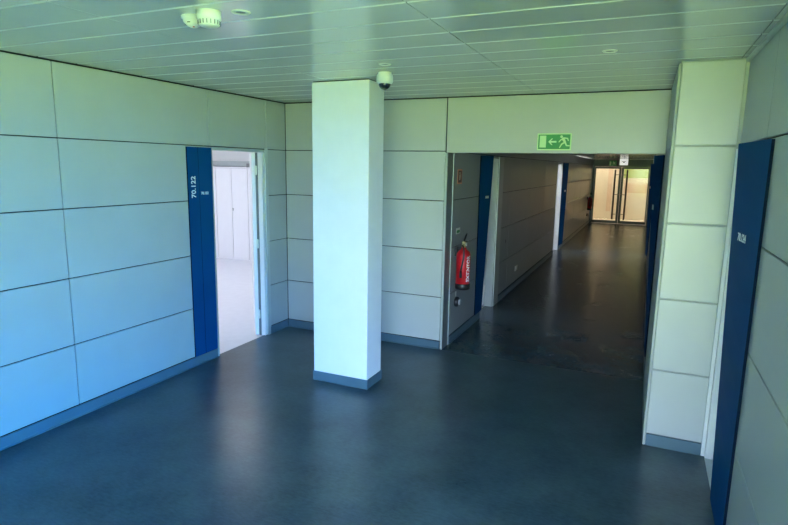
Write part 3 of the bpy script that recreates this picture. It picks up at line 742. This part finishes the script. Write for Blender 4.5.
# room 3
mb = MB('roomfloor'); mb.box(-1.5, XCL - 0.1005, 6.7, 12.0, -0.12, -0.0002)
tag(mb.build('floor_study'), 'pale floor glimpsed through the far bright doorway', 'floor', kind='structure')
mb = MB('roomwhite'); mb.box(-1.6, -1.5, 6.7, 12.1, 0, 2.6); mb.box(-1.5, XCL - 0.11, 12.0, 12.1, 0, 2.6); mb.box(-1.5, XCL - 0.11, 6.6, 6.7, 0, 2.6)
tag(mb.build('wall_study'), 'white walls of the room behind the far bright doorway', 'wall', kind='structure')
mb = MB('roomwhite'); mb.box(-1.6, XCL - 0.11, 6.6, 12.1, 2.6, 2.64)
tag(mb.build('ceiling_study'), 'ceiling of the room behind the far bright doorway', 'ceiling', kind='structure')
lamp_panel((0.9, 8.0, 2.6), 0.6, 0.6, 'lamp_cool', 'unseen lamp added near the far bright doorway')  # unseen lamps added so the doorway and floor band read bright
lamp_panel((0.9, 10.0, 2.6), 0.6, 0.6, 'lamp_cool', 'unseen lamp added deep in the far bright room')
# room 6
mb = MB('roomfloor'); mb.box(XR + 0.1005, 8.5, 6.6, 11.0, -0.12, -0.0002)
tag(mb.build('floor_workroom'), 'pale floor of the room on the right of the corridor', 'floor', kind='structure')
mb = MB('roomwhite'); mb.box(8.5, 8.6, 6.5, 11.1, 0, 2.6); mb.box(XR + 0.11, 8.5, 6.5, 6.6, 0, 2.6); mb.box(XR + 0.11, 8.5, 11.0, 11.1, 0, 2.6)
tag(mb.build('wall_workroom'), 'white walls of the room on the right of the corridor', 'wall', kind='structure')
mb = MB('roomwhite'); mb.box(XR + 0.11, 8.6, 6.5, 11.1, 2.6, 2.64)
tag(mb.build('ceiling_workroom'), 'ceiling of the room on the right of the corridor', 'ceiling', kind='structure')
lamp_panel((5.4, 8.5, 2.6), 0.6, 0.6, 'lamp_cool', 'unseen lamp added in the room right of the corridor nearest its door')  # lamps added to throw light across the corridor onto the blue sign
lamp_panel((7.2, 8.5, 2.6), 0.6, 0.6, 'lamp_cool', 'unseen lamp added deep in the room right of the corridor')
# lobby beyond the double door
LY = 18.3
mb = MB('cream'); mb.box(0.5, 5.5, YEND + 0.06, LY, -0.12, -0.0002)
tag(mb.build('floor_lobby'), 'cream floor of the lobby beyond the double door', 'floor', kind='structure')
mb = MB('cream', 'lobbygreen', 'pink'); mb.box(0.4, 0.5, YEND + 0.06, LY, 0, 2.8); mb.box(5.5, 5.6, YEND + 0.06, LY, 0, 2.8); mb.box(0.4, 5.6, LY, LY + 0.1, 0, 2.8)
mb.box(0.5, XCL - 0.002, YEND + 0.06, YEND + 0.16, 0, 2.8); mb.box(XR + 0.002, 5.5, YEND + 0.06, YEND + 0.16, 0, 2.8); mb.box(XCL - 0.002, XR + 0.002, YEND + 0.06, YEND + 0.16, CH, 2.8)
mb.box(2.95, 5.49, LY - 0.01, LY - 0.0005, 1.62, 2.4, 1); mb.box(2.99, 5.49, LY - 0.008, LY - 0.0005, 1.05, 1.42, 2); mb.box(2.38, 2.55, LY - 0.008, LY - 0.0005, 0.3, 2.2, 2)  # plain pale green band high on the far lobby wall
tag(mb.build('wall_lobby'), 'cream lobby walls glowing through the glazed double door', 'wall', kind='structure')
mb = MB('roomwhite'); mb.box(0.4, 5.6, YEND + 0.06, LY + 0.1, 2.8, 2.9)
tag(mb.build('ceiling_lobby'), 'lobby ceiling beyond the double door', 'ceiling', kind='structure')
lamp_panel((2.0, 17.3, 2.8), 0.6, 0.5, 'lamp_warm', 'unseen warm lamp added on the left of the lobby')  # added lamps stand in for the lobby's daylight
lamp_panel((4.0, 17.3, 2.8), 0.6, 0.5, 'lamp_warm', 'unseen warm lamp added on the right of the lobby')

# ------------------------------------------------------------------ daylight
w = bpy.data.worlds.new('sky'); scene.world = w; w.use_nodes = True
nt = w.node_tree; bg = nt.nodes['Background']
tc = nt.nodes.new('ShaderNodeTexCoord'); sp = nt.nodes.new('ShaderNodeSeparateXYZ'); rp = nt.nodes.new('ShaderNodeValToRGB')
nt.links.new(tc.outputs['Generated'], sp.inputs[0]); nt.links.new(sp.outputs['Z'], rp.inputs['Fac'])
rp.color_ramp.elements[0].position = 0.0; rp.color_ramp.elements[0].color = (0.80, 0.92, 1.0, 1)
rp.color_ramp.elements[1].position = 0.5; rp.color_ramp.elements[1].color = (0.25, 0.50, 1.0, 1)
mxs = nt.nodes.new('ShaderNodeMix'); mxs.data_type = 'RGBA'
fx = nt.nodes.new('ShaderNodeMapRange'); fx.inputs['From Min'].default_value = 0.25; fx.inputs['From Max'].default_value = 0.80; fx.clamp = True
nt.links.new(sp.outputs['X'], fx.inputs['Value']); nt.links.new(fx.outputs['Result'], mxs.inputs['Factor'])
nt.links.new(rp.outputs['Color'], mxs.inputs['A']); mxs.inputs['B'].default_value = (0.04, 0.53, 1.50, 1)
nt.links.new(mxs.outputs['Result'], bg.inputs['Color'])
bg.inputs['Strength'].default_value = 12.5
sun = bpy.data.lights.new('sun', 'SUN'); sun.energy = 120.0; sun.angle = math.radians(0.6); sun.color = (1.0, 0.95, 0.85)
so = bpy.data.objects.new('sun', sun); COL.objects.link(so)
so.rotation_euler = Vector((0.35, -0.75, -1.0)).to_track_quat('-Z', 'Y').to_euler()

# ------------------------------------------------------------------ camera
cam = bpy.data.cameras.new('camera'); co = bpy.data.objects.new('camera', cam); COL.objects.link(co)
f_px = 560.2
cam.sensor_fit = 'HORIZONTAL'; cam.sensor_width = 36.0; cam.lens = f_px * 36.0 / 788.0; cam.clip_start = 0.02; cam.clip_end = 300
yaw, pit, rol = math.radians(24.0006), math.radians(9.7399), math.radians(0.9467)
dv = Vector((-math.sin(yaw) * math.cos(pit), math.cos(yaw) * math.cos(pit), -math.sin(pit)))
r = Vector((math.cos(yaw), math.sin(yaw), 0)); u = r.cross(dv)
r2 = r * math.cos(rol) + u * math.sin(rol); u2 = -r * math.sin(rol) + u * math.cos(rol)
m = Matrix((r2, u2, -dv)).transposed().to_4x4(); m.translation = Vector((3.8048, -5.4478, 1.9173))
co.matrix_world = m
scene.camera = co

vs = scene.view_settings
vs.view_transform = 'Standard'; vs.look = 'None'; vs.gamma = 1.0; vs.use_curve_mapping = False; vs.exposure = 0.96
scene.cycles.use_adaptive_sampling = False; scene.cycles.caustics_reflective = False; scene.cycles.blur_glossy = 0.6; scene.cycles.max_bounces = 10; scene.cycles.diffuse_bounces = 6; scene.cycles.sample_clamp_indirect = 6.0
